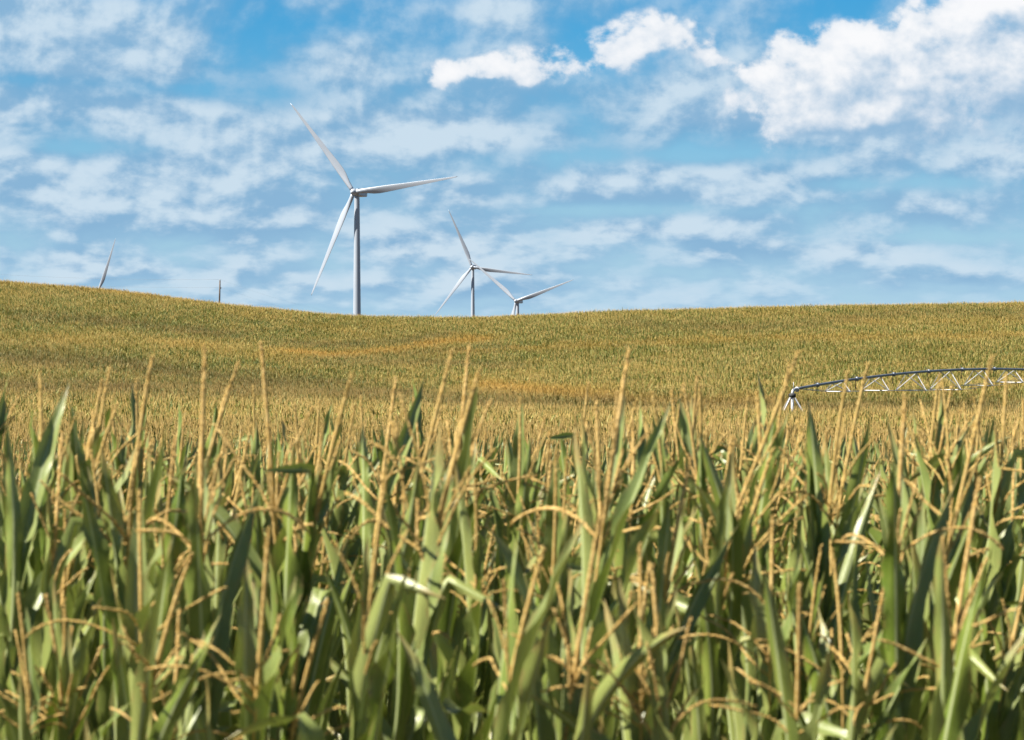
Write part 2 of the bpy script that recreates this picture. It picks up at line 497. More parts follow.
class Plant:
    """one kind of corn plant: arrays of its parts"""
    def __init__(s, seed):
        rs = np.random.default_rng(seed)
        s.leaves = []
        top = rs.uniform(2.02, 2.14)
        zb = np.array([.42, .68, .94, 1.18, 1.40, 1.60, 1.78, 1.92, top])
        az0 = 0.0
        for k, z in enumerate(zb):
            u = k / (len(zb) - 1)
            az = az0 + k * math.pi + rs.normal(0, .28)
            L = np.interp(u, [0, .5, .8, 1], [.70, .84, .68, .53]) * rs.uniform(.9, 1.1)
            W = np.interp(u, [0, .5, .8, 1], [.078, .095, .091, .079]) * rs.uniform(.88, 1.15)
            q = rs.uniform()
            brk = None
            if k >= 4:
                a0 = rs.uniform(.03, .19)
                curl = rs.uniform(-.10, .20) if q < .76 else rs.uniform(.4, 1.3)
                if q > .85: brk = (rs.uniform(.45, .75), rs.uniform(1.2, 2.3)); curl = .1
            else:
                a0 = rs.uniform(.15, .4); curl = rs.uniform(.3, 1.4)
                if q > .75: brk = (rs.uniform(.35, .65), rs.uniform(1.0, 1.9))
            A = leaf_arrays(rs, L, W, a0, curl, brk, rs.normal(0, 1.05), rs.normal(0, .12), rs.uniform(.35, 1.0), rs.uniform(.005, .020))
            s.leaves.append((z, az, A))
        s.top = top
        zs = np.linspace(-.05, top + .02, 40)
        r = np.interp(zs, [0, 1.2, 2.1], [.014, .011, .0055])
        for z in zb: r = r + .0025 * np.exp(-((zs - z) / .03) ** 2) + .0018 * np.clip((zs - z) / .02, 0, 1) * np.exp(-np.clip(zs - z, 0, 9) / .12)
        s.stalk = tube([(0, 0, z) for z in zs], r, 8)
        s.tassel, s.tip = tassel_arrays(rs)
        s.tip = s.tip + np.array([0, 0, top])
        s.ear = None
        if rs.uniform() < .8:
            z0 = 1.05; P = np.array([[.012, 0, z0], [.03, 0, z0 + .06], [.055, 0, z0 + .14], [.075, 0, z0 + .22], [.085, 0, z0 + .27]])
            s.ear = tube(P, [.012, .026, .028, .02, .006], 8)
    def merged(s, tassel=True):
        mb = MB()
        V, F = s.stalk; mb.add(V, F, mat=2)
        for z, az, (V, F, UV) in s.leaves:
            c, n = math.cos(az), math.sin(az)
            V = V @ np.array([[c, n, 0], [-n, c, 0], [0, 0, 1]]) + [0, 0, z]
            mb.add(V, F, UV, 0)
        if tassel:
            V, F, UV, M, A = s.tassel.arrays(); mb.add(V + [0, 0, s.top], F, mat=1)
        if s.ear: mb.add(*s.ear, mat=2)
        return mb

NKIND = 16
KINDS = [Plant(100 + k) for k in range(NKIND)]
MESHES = []
for p in KINDS:
    d = {'stalk': MB().add(*p.stalk).mesh('stalk', [M_STALK])}
    d['leaf'] = []
    for z, az, A in p.leaves: d['leaf'].append((z, az, MB().add(*A).mesh('leaf', [M_LEAF])))
    d['tassel'] = p.tassel.mesh('tassel', [M_TASSEL])
    d['ear'] = MB().add(*p.ear).mesh('ear', [M_STALK]) if p.ear else None
    MESHES.append(d)

GROUP = 'corn plants standing in the foreground'
def corn_plant(kind, x, y, z, yaw, tx, ty, sc, ts=1.0):
    """tx, ty: lean towards +x and away from the camera"""
    o = empty('corn_plant', (x, y, z))
    m = Matrix.Rotation(tx, 3, 'Y') @ Matrix.Rotation(-ty, 3, 'X') @ Matrix.Rotation(yaw, 3, 'Z')
    o.rotation_euler = m.to_euler(); o.scale = (sc,) * 3
    d = MESHES[kind]
    def ch(name, me, loc, rz=0.0):
        c = bpy.data.objects.new(name, me); c.parent = o; c.location = loc; c.rotation_euler = (0, 0, rz); link(c)
    ch('stalk', d['stalk'], (0, 0, 0))
    for z_, az, me in d['leaf']: ch('leaf', me, (0, 0, z_), az)
    ch('tassel', d['tassel'], (0, 0, KINDS[kind].top)); o.children[-1].scale = (1, 1, ts)
    if d['ear']: ch('ear', d['ear'], (0, 0, 0), 0.4)
    props(o, None, 'corn plant', GROUP)
    tip = m @ (Vector(KINDS[kind].tip) * sc) + Vector((x, y, z))
    base = m @ (Vector((0, 0, KINDS[kind].top)) * sc) + Vector((x, y, z))
    return o, tip, base
def proj(p): return 512 + FPX * p[0] / p[1], HZN - FPX * (p[2] - CAMZ) / p[1]

ROW0, ROWD, GAP = 6.5, .76, .185
NROW = 13
individuals = []      # (object, row, tip, base)
# tall plants whose tassels stand out against the hill: tip column, tip row, row of plants, lean
HEROES = [(40, 374, 3, .02, 'tall corn plant at the left edge, tassel straight up under the low ridge'),
          (110, 368, 4, .05, 'tall corn plant with upright tassel right under the lone turbine blade'),
          (152, 358, 2, .02, 'tall corn plant with a straight tassel midway from lone blade to pole'),
          (205, 349, 1, -.02, 'very tall corn plant with upright tassel just left of under the pole'),
          (238, 364, 3, .22, 'tall corn plant leaning right, tassel tip just right of under the pole'),
          (261, 343, 2, -.02, 'very tall corn plant, straight dark tassel between pole and tallest turbine'),
          (352, 374, 2, .16, 'tall corn plant leaning right, tassel tip under the tallest turbine tower'),
          (396, 378, 4, .14, 'tall corn plant leaning right, a little right of under the tallest turbine'),
          (452, 350, 2, .26, 'tall corn plant leaning far right, tassel tip below the second turbine'),
          (469, 347, 3, .08, 'very tall corn plant with dark upright tassel straight below the second turbine'),
          (479, 371, 1, .18, 'tall corn plant in the second row leaning right under the sunken turbine'),
          (520, 398, 5, .1, 'corn plant with tassel tip straight below the V of the sunken turbine'),
          (629, 349, 1, .13, 'very tall corn plant alone against the middle of the hill, leaning slightly right'),
          (652, 392, 4, .02, 'corn plant with upright tassel close right of the tall lone one'),
          (596, 402, 3, .0, 'corn plant with upright tassel close left of the tall lone one'),
          (700, 385, 5, .03, 'corn plant with upright tassel between mid hill and the pivot point'),
          (797, 346, 2, .46, 'tall corn plant leaning steeply right, tassel tip above the irrigation pivot point'),
          (848, 372, 3, .04, 'tall corn plant whose tassel crosses the first truss of the irrigation pipe'),
          (868, 364, 4, .12, 'tall corn plant whose tassel crosses the second truss of the irrigation pipe'),
          (905, 396, 1, .0, 'corn plant with thick upright tassel under the middle irrigation trusses'),
          (942, 380, 5, .06, 'tall corn plant whose tassel overlaps the fourth irrigation truss'),
          (992, 356, 2, .24, 'tall corn plant leaning right across the irrigation pipe near the right edge'),
          (1006, 374, 4, .16, 'tall corn plant leaning right, closest of all to the right edge by the pipe')]
taken = {}
for q, (u, v, row, lean, lab) in enumerate(HEROES):
    kind = (q * 5 + 3) % NKIND
    y = ROW0 + ROWD * row + random.uniform(-.08, .08)
    yaw = random.uniform(0, 6.28); ty = random.gauss(0, .03)
    m = Matrix.Rotation(lean * .95, 3, 'Y') @ Matrix.Rotation(-ty, 3, 'X') @ Matrix.Rotation(yaw, 3, 'Z')
    kd = KINDS[kind]; sc = 1.0; ts = 1.0; x = 0
    for _ in range(12):
        tl = Vector(kd.tip); tl.z = kd.top + (kd.tip[2] - kd.top) * ts
        t = m @ tl
        d = y + t.y * sc
        x = (u - 512) / FPX * d - t.x * sc
        z0 = float(terrain(x, y))
        f = (row_z(v, d) - z0) / (t.z * sc)
        sc2 = min(max(sc * f, .9), 1.09)
        ts = min(max(ts * (1 + (f * sc / sc2 - 1) * 4.0), .8), 1.7); sc = sc2
    o, tip, base = corn_plant(kind, x, y, z0, yaw, lean * .95, ty, sc, ts)
    o['label'] = lab
    taken.setdefault(row, []).append(x)
    individuals.append((o, row, tip, base))
near_pts = []
row = 0
while True:
    y0 = ROW0 + ROWD * row
    if y0 > 62: break
    W = .245 * y0 + 1.6
    n = int(2 * W / GAP)
    for k in range(n):
        x = -W + GAP * (k + random.uniform(.2, .8))
        y = y0 + random.gauss(0, .05)
        if any(abs(x - q) < .10 for q in taken.get(row, ())): continue
        kind = random.randrange(NKIND); yaw = random.uniform(0, 6.28)
        tx = random.gauss(.085, .085); ty = random.gauss(0, .05)
        sc = min(max(random.gauss(1.018 if row > 2 else .965, .07 if row > 2 else .085), .78), 1.10)
        z = float(terrain(x, y))
        if row < NROW and abs(512 + FPX * x / y - 793) < 45: sc = min(sc, .93); tx = min(tx, .03)   # a low patch of the stand
        if row < NROW and abs(x) < .18 * y0 + .20 and len(individuals) < 300:
            o, tip, base = corn_plant(kind, x, y, z, yaw, tx, ty, sc)
            individuals.append((o, row, tip, base))
        else:
            if y0 > 17 and random.random() < min((y0 - 17) / 20, .75): kind = NKIND + kind % 8
            near_pts.append((x, y, z, yaw, tx, ty, sc, kind))
    row += 1
ROWN = ['front', 'second', 'third', 'fourth', 'fifth', 'sixth', 'seventh', 'eighth', 'ninth', 'tenth', 'eleventh', 'twelfth', 'thirteenth']
ZONES = [(60, 'at the left edge'), (150, 'below the lone blade'), (270, 'below the pole'), (400, 'below the tallest turbine'), (490, 'below the second turbine'),
         (590, 'below the sunken turbine'), (690, 'below the middle of the hill'), (780, 'left of the pivot point'), (850, 'below the pivot point'), (930, 'below the first trusses'), (5000, 'near the right edge')]
for o, row, tip, base in individuals:
    if o.get('label'): continue
    (u, v), (ub, vb) = proj(tip), proj(base)
    a = math.degrees(math.atan2(u - ub, max(vb - v, 1)))
    lean = 'upright tassel' if abs(a) < 5 else ('tassel leaning ' if abs(a) < 14 else 'tassel leaning far ') + ('right' if a > 0 else 'left')
    zone = next(z for q, z in ZONES if ub < q)
    o['label'] = f'corn plant with {lean}, {ROWN[row]} row, {zone}'

# ------------------------------------------------------------------ the rest of the field: one mass
def far_plant(rs, mb, x, y, pr, tas=1.0):
    sc = rs.normal(1, .06); top = 2.05 * sc
    az0 = rs.uniform(0, 6.28); lean = rs.normal(.04, .06, 2)
    for k in range(6):
        z = np.interp(k, [0, 5], [.9, top - .02])
        az = az0 + k * math.pi + rs.normal(0, .3)
        L = np.interp(k, [0, 5], [.8, .52]); W = np.interp(k, [0, 5], [.095, .072])
        q = rs.uniform()
        V, F, UV = leaf_arrays(rs, L, W, rs.uniform(.25, .6), rs.uniform(.2, .8) if q < .35 else rs.uniform(.9, 2.2), None, rs.normal(0, .6), 0, .5, .0, 4, 2)
        c, n = math.cos(az), math.sin(az)
        V = V @ np.array([[c, n, 0], [-n, c, 0], [0, 0, 1]]) + [x + lean[0] * z, y + lean[1] * z, z]
        mb.add(V, F, UV, 3, pr)
    mb.add(*tube([(x, y, 0), (x + lean[0] * 2, y + lean[1] * 2, top)], [.012, .008], 3), mat=2, att=pr)
    if rs.uniform() > tas: return
    P = tassel_curve(rs, rs.uniform(.5, .68), rs.uniform(0, .15), rs.uniform(0, 6.28), .2, 4) + [x + lean[0] * 2, y + lean[1] * 2, top]
    mb.add(*tube(P, [.004, .005, .008, .003], 4), mat=4, att=pr)
    for k in range(2):
        Q = tassel_curve(rs, rs.uniform(.15, .26), rs.uniform(.3, .9), k * 1.57 + rs.uniform(0, 1), rs.uniform(.2, 1.0), 3) + P[1]
        mb.add(*tube(Q, [.004, .006, .003], 3), mat=4, att=pr)

def hill_tint(x, y, z):
    """gold and brown tints on the corn, with painted shade above the gold swale, fixed to their places on the hillside"""
    r = np.hypot(x, y); u = 512 + np.arctan2(x, y) * FPX
    v = HZN - (z + 2.45 - CAMZ) * FPX / r
    G = np.zeros_like(u); Bn = np.zeros_like(u)
    def line(pts, wid, amt, tgt):
        px, py = zip(*pts)
        yy = np.interp(u, px, py)
        m = np.exp(-((v - yy) / wid) ** 2) * ((u > px[0] - 25) & (u < px[-1] + 25)) * amt * np.clip((u - px[0] + 25) / 40, 0, 1) * np.clip((px[-1] + 25 - u) / 40, 0, 1)
        np.maximum(tgt, m, out=tgt)
    line([(270, 349), (330, 353), (385, 349), (440, 340), (490, 336)], 3.0, 1.0, G)
    line([(280, 341), (340, 344), (400, 340), (450, 332)], 3.5, .5, Bn)  # shadow side of the gold swale, painted into the tint as a dark band
    line([(290, 358), (360, 357), (430, 350), (500, 345)], 3.0, .35, Bn)
    line([(470, 382), (530, 388), (610, 393)], 6.0, .9, G)
    line([(600, 395), (700, 400), (800, 398)], 5.0, .6, G)
    line([(-400, 268), (0, 283), (120, 291), (220, 303)], 2.5, .4, G)
    line([(220, 304), (355, 330), (420, 330)], 7.0, .2, G)
    line([(430, 352), (520, 346), (620, 341), (760, 336), (900, 335), (1500, 330)], 3.0, .42, G)
    line([(760, 312), (900, 322), (1500, 316)], 4.0, .2, G)
    line([(-300, 332), (0, 336), (160, 340), (300, 356)], 6.0, .28, G)
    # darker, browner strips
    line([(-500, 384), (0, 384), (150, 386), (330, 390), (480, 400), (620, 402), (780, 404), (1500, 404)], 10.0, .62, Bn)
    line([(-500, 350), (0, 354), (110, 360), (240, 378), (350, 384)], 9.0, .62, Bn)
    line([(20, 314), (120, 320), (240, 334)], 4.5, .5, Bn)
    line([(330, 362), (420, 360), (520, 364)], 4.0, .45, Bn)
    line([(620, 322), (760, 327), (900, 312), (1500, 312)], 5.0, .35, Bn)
    nz = np.sin(u / 31 + v / 3.7) * np.sin(v / 5.3 - u / 57) + .6 * np.sin(u / 13 - v / 2.1)
    G = np.clip(G + .12 * nz + .04, 0, 1); Bn = np.clip(Bn * (1 + .2 * nz), 0, 1)
    return G, Bn

def corn_field():
    rs = np.random.default_rng(5)
    V, F, UV, M, A, VID = [], [], [], [], [], []
    n = 0
    def push(mb, vid, remap=None):
        nonlocal n
        v, f, uv, m, a = mb.arrays()
        V.append(v); UV.append(uv); A.append(a); M.extend(m); VID.append(np.full(len(v), vid))
        F.extend([tuple(i + n for i in q) for q in f]); n += len(v)
    for k, p in enumerate(KINDS): push(p.merged(), k)
    for k, p in enumerate(KINDS[:8]): push(p.merged(False), NKIND + k)     # not in tassel yet
    NT_ = 12; TS = 2.28      # the last four kinds are greener, with few tassels out
    for k in range(NT_):
        mb = MB()
        for i in range(3):
            for j in range(13):
                far_plant(rs, mb, (j + .5) / 13 * TS - TS / 2 + rs.normal(0, .03), (i + .5) * .76 - TS / 2 + rs.normal(0, .04), rs.uniform(), 1.0 if k < 3 else .6 if k < 8 else .3)
        push(mb, 100 + k)
    # near single plants
    P = [np.array([q[:3] for q in near_pts])]
    rot = []
    for q in near_pts:
        m = Matrix.Rotation(q[4], 3, 'Y') @ Matrix.Rotation(-q[5], 3, 'X') @ Matrix.Rotation(q[3], 3, 'Z')
        rot.append(tuple(m.to_euler()))
    rot = [np.array(rot)]; scl = [np.array([q[6] for q in near_pts])]; pick = [np.array([q[7] for q in near_pts])]
    ny = np.array([q[1] for q in near_pts])
    tg = [np.zeros(len(near_pts))]; tb = [smooth01(ny, 14, 40) * .55]; pid = [np.full(len(near_pts), -1)]
    # far tiles
    Y = np.arange(62.4, 462, TS); pts = []
    for y in Y:
        W = .275 * y + 6
        X = np.arange(-W, W, TS)
        pts.append(np.stack([X + rs.uniform(-.15, .15, len(X)), np.full(len(X), y) + rs.uniform(-.1, .1, len(X))], 1))
    pts = np.concatenate(pts); z = terrain(pts[:, 0], pts[:, 1])
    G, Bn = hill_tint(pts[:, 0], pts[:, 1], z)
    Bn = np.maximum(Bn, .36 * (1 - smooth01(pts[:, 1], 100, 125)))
    k = len(pts)
    P.append(np.column_stack([pts, z]))
    e = .6
    sx = (terrain(pts[:, 0] + e, pts[:, 1]) - terrain(pts[:, 0] - e, pts[:, 1])) / (2 * e)
    sy = (terrain(pts[:, 0], pts[:, 1] + e) - terrain(pts[:, 0], pts[:, 1] - e)) / (2 * e)
    rot.append(np.column_stack([np.arctan(sy), -np.arctan(sx), np.zeros(k)]))
    yw = rs.integers(0, 2, k) * math.pi
    # half of the tiles are turned round; the slope angles follow
    rot[-1][:, 2] = yw
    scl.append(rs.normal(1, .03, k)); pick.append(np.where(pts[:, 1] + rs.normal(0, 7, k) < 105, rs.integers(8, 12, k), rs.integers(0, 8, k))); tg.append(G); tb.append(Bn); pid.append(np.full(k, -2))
    P = np.concatenate(P); np_ = len(P)
    V.append(P); UV.append(np.zeros((np_, 2))); A.append(np.zeros(np_)); VID.append(np.concatenate(pid))
    V = np.concatenate(V)
    me = bpy.data.meshes.new('corn_field')
    me.from_pydata(V.tolist(), [], F)
    for m in (M_LEAF, M_TASSEL, M_STALK, M_LEAF_FAR, M_TASSEL_FAR): me.materials.append(m)
    me.polygons.foreach_set('material_index', M)
    me.polygons.foreach_set('use_smooth', [True] * len(F))
    ul = me.uv_layers.new(name='UVMap')
    li = np.empty(len(me.loops), np.int32); me.loops.foreach_get('vertex_index', li)
    ul.data.foreach_set('uv', np.concatenate(UV)[li].ravel())
    def att(name, typ, field, tail):
        a = me.attributes.new(name, typ, 'POINT')
        tail = np.asarray(tail, float)
        w = 3 if typ == 'FLOAT_VECTOR' else 1
        full = np.zeros((n + np_, w)); full[n:] = tail.reshape(np_, w)
        if typ == 'INT': full = full.astype(np.int32)
        a.data.foreach_set(field, full.ravel())
    a = me.attributes.new('vid', 'INT', 'POINT'); a.data.foreach_set('value', np.concatenate(VID).astype(np.int32))
    a = me.attributes.new('prand', 'FLOAT', 'POINT'); a.data.foreach_set('value', np.concatenate(A).astype(np.float32))
    att('rot', 'FLOAT_VECTOR', 'vector', np.concatenate(rot)); att('scl', 'FLOAT', 'value', np.concatenate(scl))
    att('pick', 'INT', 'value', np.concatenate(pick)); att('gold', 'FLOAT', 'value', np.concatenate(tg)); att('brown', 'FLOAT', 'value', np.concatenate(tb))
    o = link(bpy.data.objects.new('corn_field', me))
    props(o, 'ripening corn covering the rolling field behind the front rows and up the hill', 'corn field', kind='stuff')
    ng = bpy.data.node_groups.new('corn_scatter', 'GeometryNodeTree')
    ng.interface.new_socket('Geometry', in_out='INPUT', socket_type='NodeSocketGeometry')
    ng.interface.new_socket('Geometry', in_out='OUTPUT', socket_type='NodeSocketGeometry')
    N = ng.nodes; Lk = ng.links
    gi = N.new('NodeGroupInput'); go = N.new('NodeGroupOutput')
    def named(name, t):
        q = N.new('GeometryNodeInputNamedAttribute'); q.data_type = t; q.inputs[0].default_value = name
        return [x for x in q.outputs if x.enabled and x.name == 'Attribute'][0]
    vid = named('vid', 'INT')
    def pickout(val):
        c = N.new('FunctionNodeCompare'); c.data_type = 'INT'; c.operation = 'EQUAL'
        ins = [i for i in c.inputs if i.enabled]
        Lk.new(vid, ins[0]); ins[1].default_value = val
        sgn = N.new('GeometryNodeSeparateGeometry'); sgn.domain = 'POINT'
        Lk.new(gi.outputs[0], sgn.inputs[0]); Lk.new(c.outputs[0], sgn.inputs[1])
        return sgn.outputs[0]
    def branch(pv, vids):
        jn = N.new('GeometryNodeJoinGeometry')
        for q in vids:
            ti = N.new('GeometryNodeGeometryToInstance'); Lk.new(pickout(q), ti.inputs[0]); Lk.new(ti.outputs[0], jn.inputs[0])
        ip = N.new('GeometryNodeInstanceOnPoints')
        Lk.new(pickout(pv), ip.inputs['Points']); Lk.new(jn.outputs[0], ip.inputs['Instance'])
        ip.inputs['Pick Instance'].default_value = True
        Lk.new(named('pick', 'INT'), ip.inputs['Instance Index'])
        e2r = N.new('FunctionNodeEulerToRotation'); Lk.new(named('rot', 'FLOAT_VECTOR'), e2r.inputs[0])
        Lk.new(e2r.outputs[0], ip.inputs['Rotation'])
        Lk.new(named('scl', 'FLOAT'), ip.inputs['Scale'])
        return ip.outputs[0]
    j = N.new('GeometryNodeJoinGeometry')
    Lk.new(branch(-1, range(NKIND + 8)), j.inputs[0]); Lk.new(branch(-2, range(100, 100 + NT_)), j.inputs[0])
    Lk.new(j.outputs[0], go.inputs[0])
    md = o.modifiers.new('scatter', 'NODES'); md.node_group = ng
    return o
corn_field()

# ------------------------------------------------------------------ centre pivot irrigation
def pivot():
    D = 190.0
    x0, y0 = place(791.5, D); zg = float(terrain(x0, y0))
    root = empty('irrigation_pivot', (x0, y0, 0))
    props(root, 'centre pivot irrigator, arched grey pipe on white triangular trusses over the corn', 'irrigator')
    ob = R(55); dv = np.array([math.cos(ob), math.sin(ob), 0]); sv = np.array([math.sin(ob), -math.cos(ob), 0])
    z0 = row_z(389.5, D); L = 46.0
    def pz(s): return z0 + .0173 * s + .755 * 4 * s * (L - s) / L ** 2
    def pp(s, side=0, dz=0): return dv * s + sv * side + np.array([0, 0, pz(s) + dz])
    # pyramid stand
    m = MB(); topz = z0 - .55
    for sx in (-1, 1):
        for sy in (-1, 1):
            m.add(*tube([(sx * 2.0, sy * 2.0, zg - .1), (sx * .16, sy * .16, topz)], .046, 6))
    for h, w in ((.33, 1.39), (.7, .71)):
        zc = zg + (topz - zg) * h; q = [(-w, -w, zc), (w, -w, zc), (w, w, zc), (-w, w, zc), (-w, -w, zc)]
        for a, b in zip(q[:-1], q[1:]): m.add(*tube([a, b], .035, 5))
    m.build('pyramid_stand', [M_GALV], root, False)
    MB().add(*tube([(0, 0, zg), (0, 0, z0 - .25)], .1, 12)).build('riser', [M_GALV], root)
    MB().add(*tube([(0, 0, topz + .02), (0, 0, topz + .06), (0, 0, topz + .26), (0, 0, topz + .3)], [.16, .24, .24, .16], 14)).build('collector_ring', [M_DARK], root)
    P = [(0, 0, z0 - .5)] + [tuple(np.array([0, 0, z0 - .3]) + dv * .3 * (1 - math.cos(a)) + np.array([0, 0, .3 * math.sin(a)])) for a in np.linspace(0, math.pi / 2, 7)] + [tuple(pp(.8, 0, -.0))]
    el = MB().add(*tube(P, .10, 12)); el.add(*tube([dv * .6 + [0, 0, z0 + .0], dv * .66 + [0, 0, z0 + .005]], .18, 12)); el.add(*tube([(0.08, 0, z0 - .1), (0.08, 0, z0 + .5)], .022, 6))
    el.build('elbow', [M_GALV], root)
    st = [6.3, 11.8, 17.3, 22.8, 28.3, 33.8, 39.3]; dep = [.68, .98, 1.28, 1.42, 1.22, 1.0, .68]
    pm = MB().add(*tube([pp(s) for s in np.linspace(.7, L, 60)], .088, 12))
    for s in [3.5] + [q - 2.7 for q in st[1:]] + [42]: pm.add(*tube([pp(s - .09), pp(s + .09)], .15, 12))
    pm.build('pipe', [M_PIPE], root)
    prev = None
    for s, d in zip(st, dep):
        b = (pz(s) - pz(6.3)) * 0
        w = 1.28 * (.55 + .45 * d / 1.42)
        A, B_ = pp(s, -w, -d), pp(s, w, -d)
        t = MB().add(*tube([A, B_], .028, 6))
        for e in (-.8, .8):
            for q in (A, B_): t.add(*tube([q, pp(s + e, 0, -.06)], .030, 6))
        t.build('truss_frame', [M_GALV], root, False)
        r_ = MB()
        for q, i in ((A, 0), (B_, 1)):
            a = pp(.9, 0, -.05) if prev is None else prev[i]
            r_.add(*tube([a, q], .016, 5))
        r_.build('truss_rod', [M_PIPE], root)
        prev = (A, B_)
    r_ = MB()
    for q in prev: r_.add(*tube([q, pp(L - .5, 0, -.05)], .016, 5))
    r_.build('truss_rod', [M_PIPE], root)
    for s in np.arange(3.0, L - 1, 5.5):
        g = MB().add(*tube([pp(s, 0, .06), pp(s, 0, .2), pp(s, .1, .26), pp(s, .2, .2), pp(s, .22, -.5)], .02, 6)).add(*tube([pp(s, .22, -.5), pp(s, .22, -.62)], [.03, .05], 6))
        g.build('sprinkler_drop', [M_DARK], root)
    # drive tower at the far end of the span
    e = pp(L); ez = float(terrain(x0 + e[0], y0 + e[1]))
    tw = MB()
    for k in (-1, 1):
        for j in (-.25, .25):
            tw.add(*tube([e + dv * j * 3, np.array([e[0], e[1], ez + .75]) + sv * 1.9 * k + dv * j], .05, 6))
    tw.add(*tube([np.array([e[0], e[1], ez + .7]) + sv * 2.1, np.array([e[0], e[1], ez + .7]) - sv * 2.1], .09, 8))
    tw.build('drive_tower', [M_GALV], root, False)
    for k in (-1, 1):
        c = np.array([e[0], e[1], ez + .62]) + sv * 1.75 * k
        wh = MB().add(*tube([c - dv * .17, c - dv * .15, c + dv * .15, c + dv * .17], [.5, .62, .62, .5], 24)); w = wh.build('wheel', [M_DARK], root)
        MB().add(*tube([c - dv * .19, c + dv * .19], .26, 16)).build('rim', [M_GALV], w)
pivot()

# ------------------------------------------------------------------ utility line behind the left ridge
def pole_line():
    pos = [(-150, 560, 262), (221, 520, 280.5), (336, 600, 314)]
    tops = []
    labs = ['utility pole on the high ridge, carrying the wires in from the left', 'dark wooden utility pole on the skyline between the blade and the tallest turbine', 'utility pole sunk behind the ridge where the wires run down']
    for k, (u, d, v) in enumerate(pos):
        x, y = place(u, d); zt = row_z(v, d); zg = float(terrain(x, y))
        if zt - zg < 7: zg = zt - 9
        root = empty('utility_pole', (x, y, zg)); props(root, labs[k], 'utility pole', 'utility poles of the wire line')
        h = zt - zg
        lean = .35 if k == 1 else 0
        MB().add(*tube([(-lean, 0, -.4), (-lean * .2, 0, h * .75), (0, 0, h)], [.19, .15, .125], 10)).build('post', [M_WOOD], root)
        for nm, zz, sx in (('insulator', h + .12, 0.0), ('insulator', h - 1.35, .18)):
            m = MB().add(*tube([(sx, 0, zz - .14), (sx, 0, zz - .06), (sx, 0, zz + .02), (sx, 0, zz + .1)], [.03, .09, .10, .05], 8))
            if sx: m.add(*tube([(0, 0, zz - .1), (sx, 0, zz - .1)], .03, 6))
            m.build(nm, [M_GALV], root)
        tops.append((np.array([x, y, zg + h + .2]), np.array([x + .18, y, zg + h - 1.25])))
    for a, b in ((0, 1), (1, 2)):
        for i in (0, 1):
            s = np.linspace(0, 1, 30)[:, None]
            P = tops[a][i] * (1 - s) + tops[b][i] * s; P[:, 2] -= (1.1 if a == 0 else .5) * 4 * (s * (1 - s))[:, 0]
            o = MB().add(*tube(P, .010 if a == 0 else .005, 5)).build('utility_wire', [M_WIRE])
            props(o, ('upper' if i == 0 else 'lower') + ' thin grey wire ' + ('from the skyline pole to the left edge' if a == 0 else 'falling from the skyline pole behind the ridge'), 'wire', 'wires of the utility line')
pole_line()

# ------------------------------------------------------------------ light and sky
SUN_EL, SUN_AZ = R(51), R(-107)      # azimuth from straight ahead, negative to the left
sd = Vector((math.sin(SUN_AZ) * math.cos(SUN_EL), math.cos(SUN_AZ) * math.cos(SUN_EL), math.sin(SUN_EL)))
sl = bpy.data.lights.new('sun', 'SUN'); sl.energy = 5.0; sl.angle = R(.5); sl.color = (1.0, .93, .82)
so = link(bpy.data.objects.new('sun', sl)); so.rotation_euler = (-sd).to_track_quat('-Z', 'Y').to_euler(); so.location = sd * 200

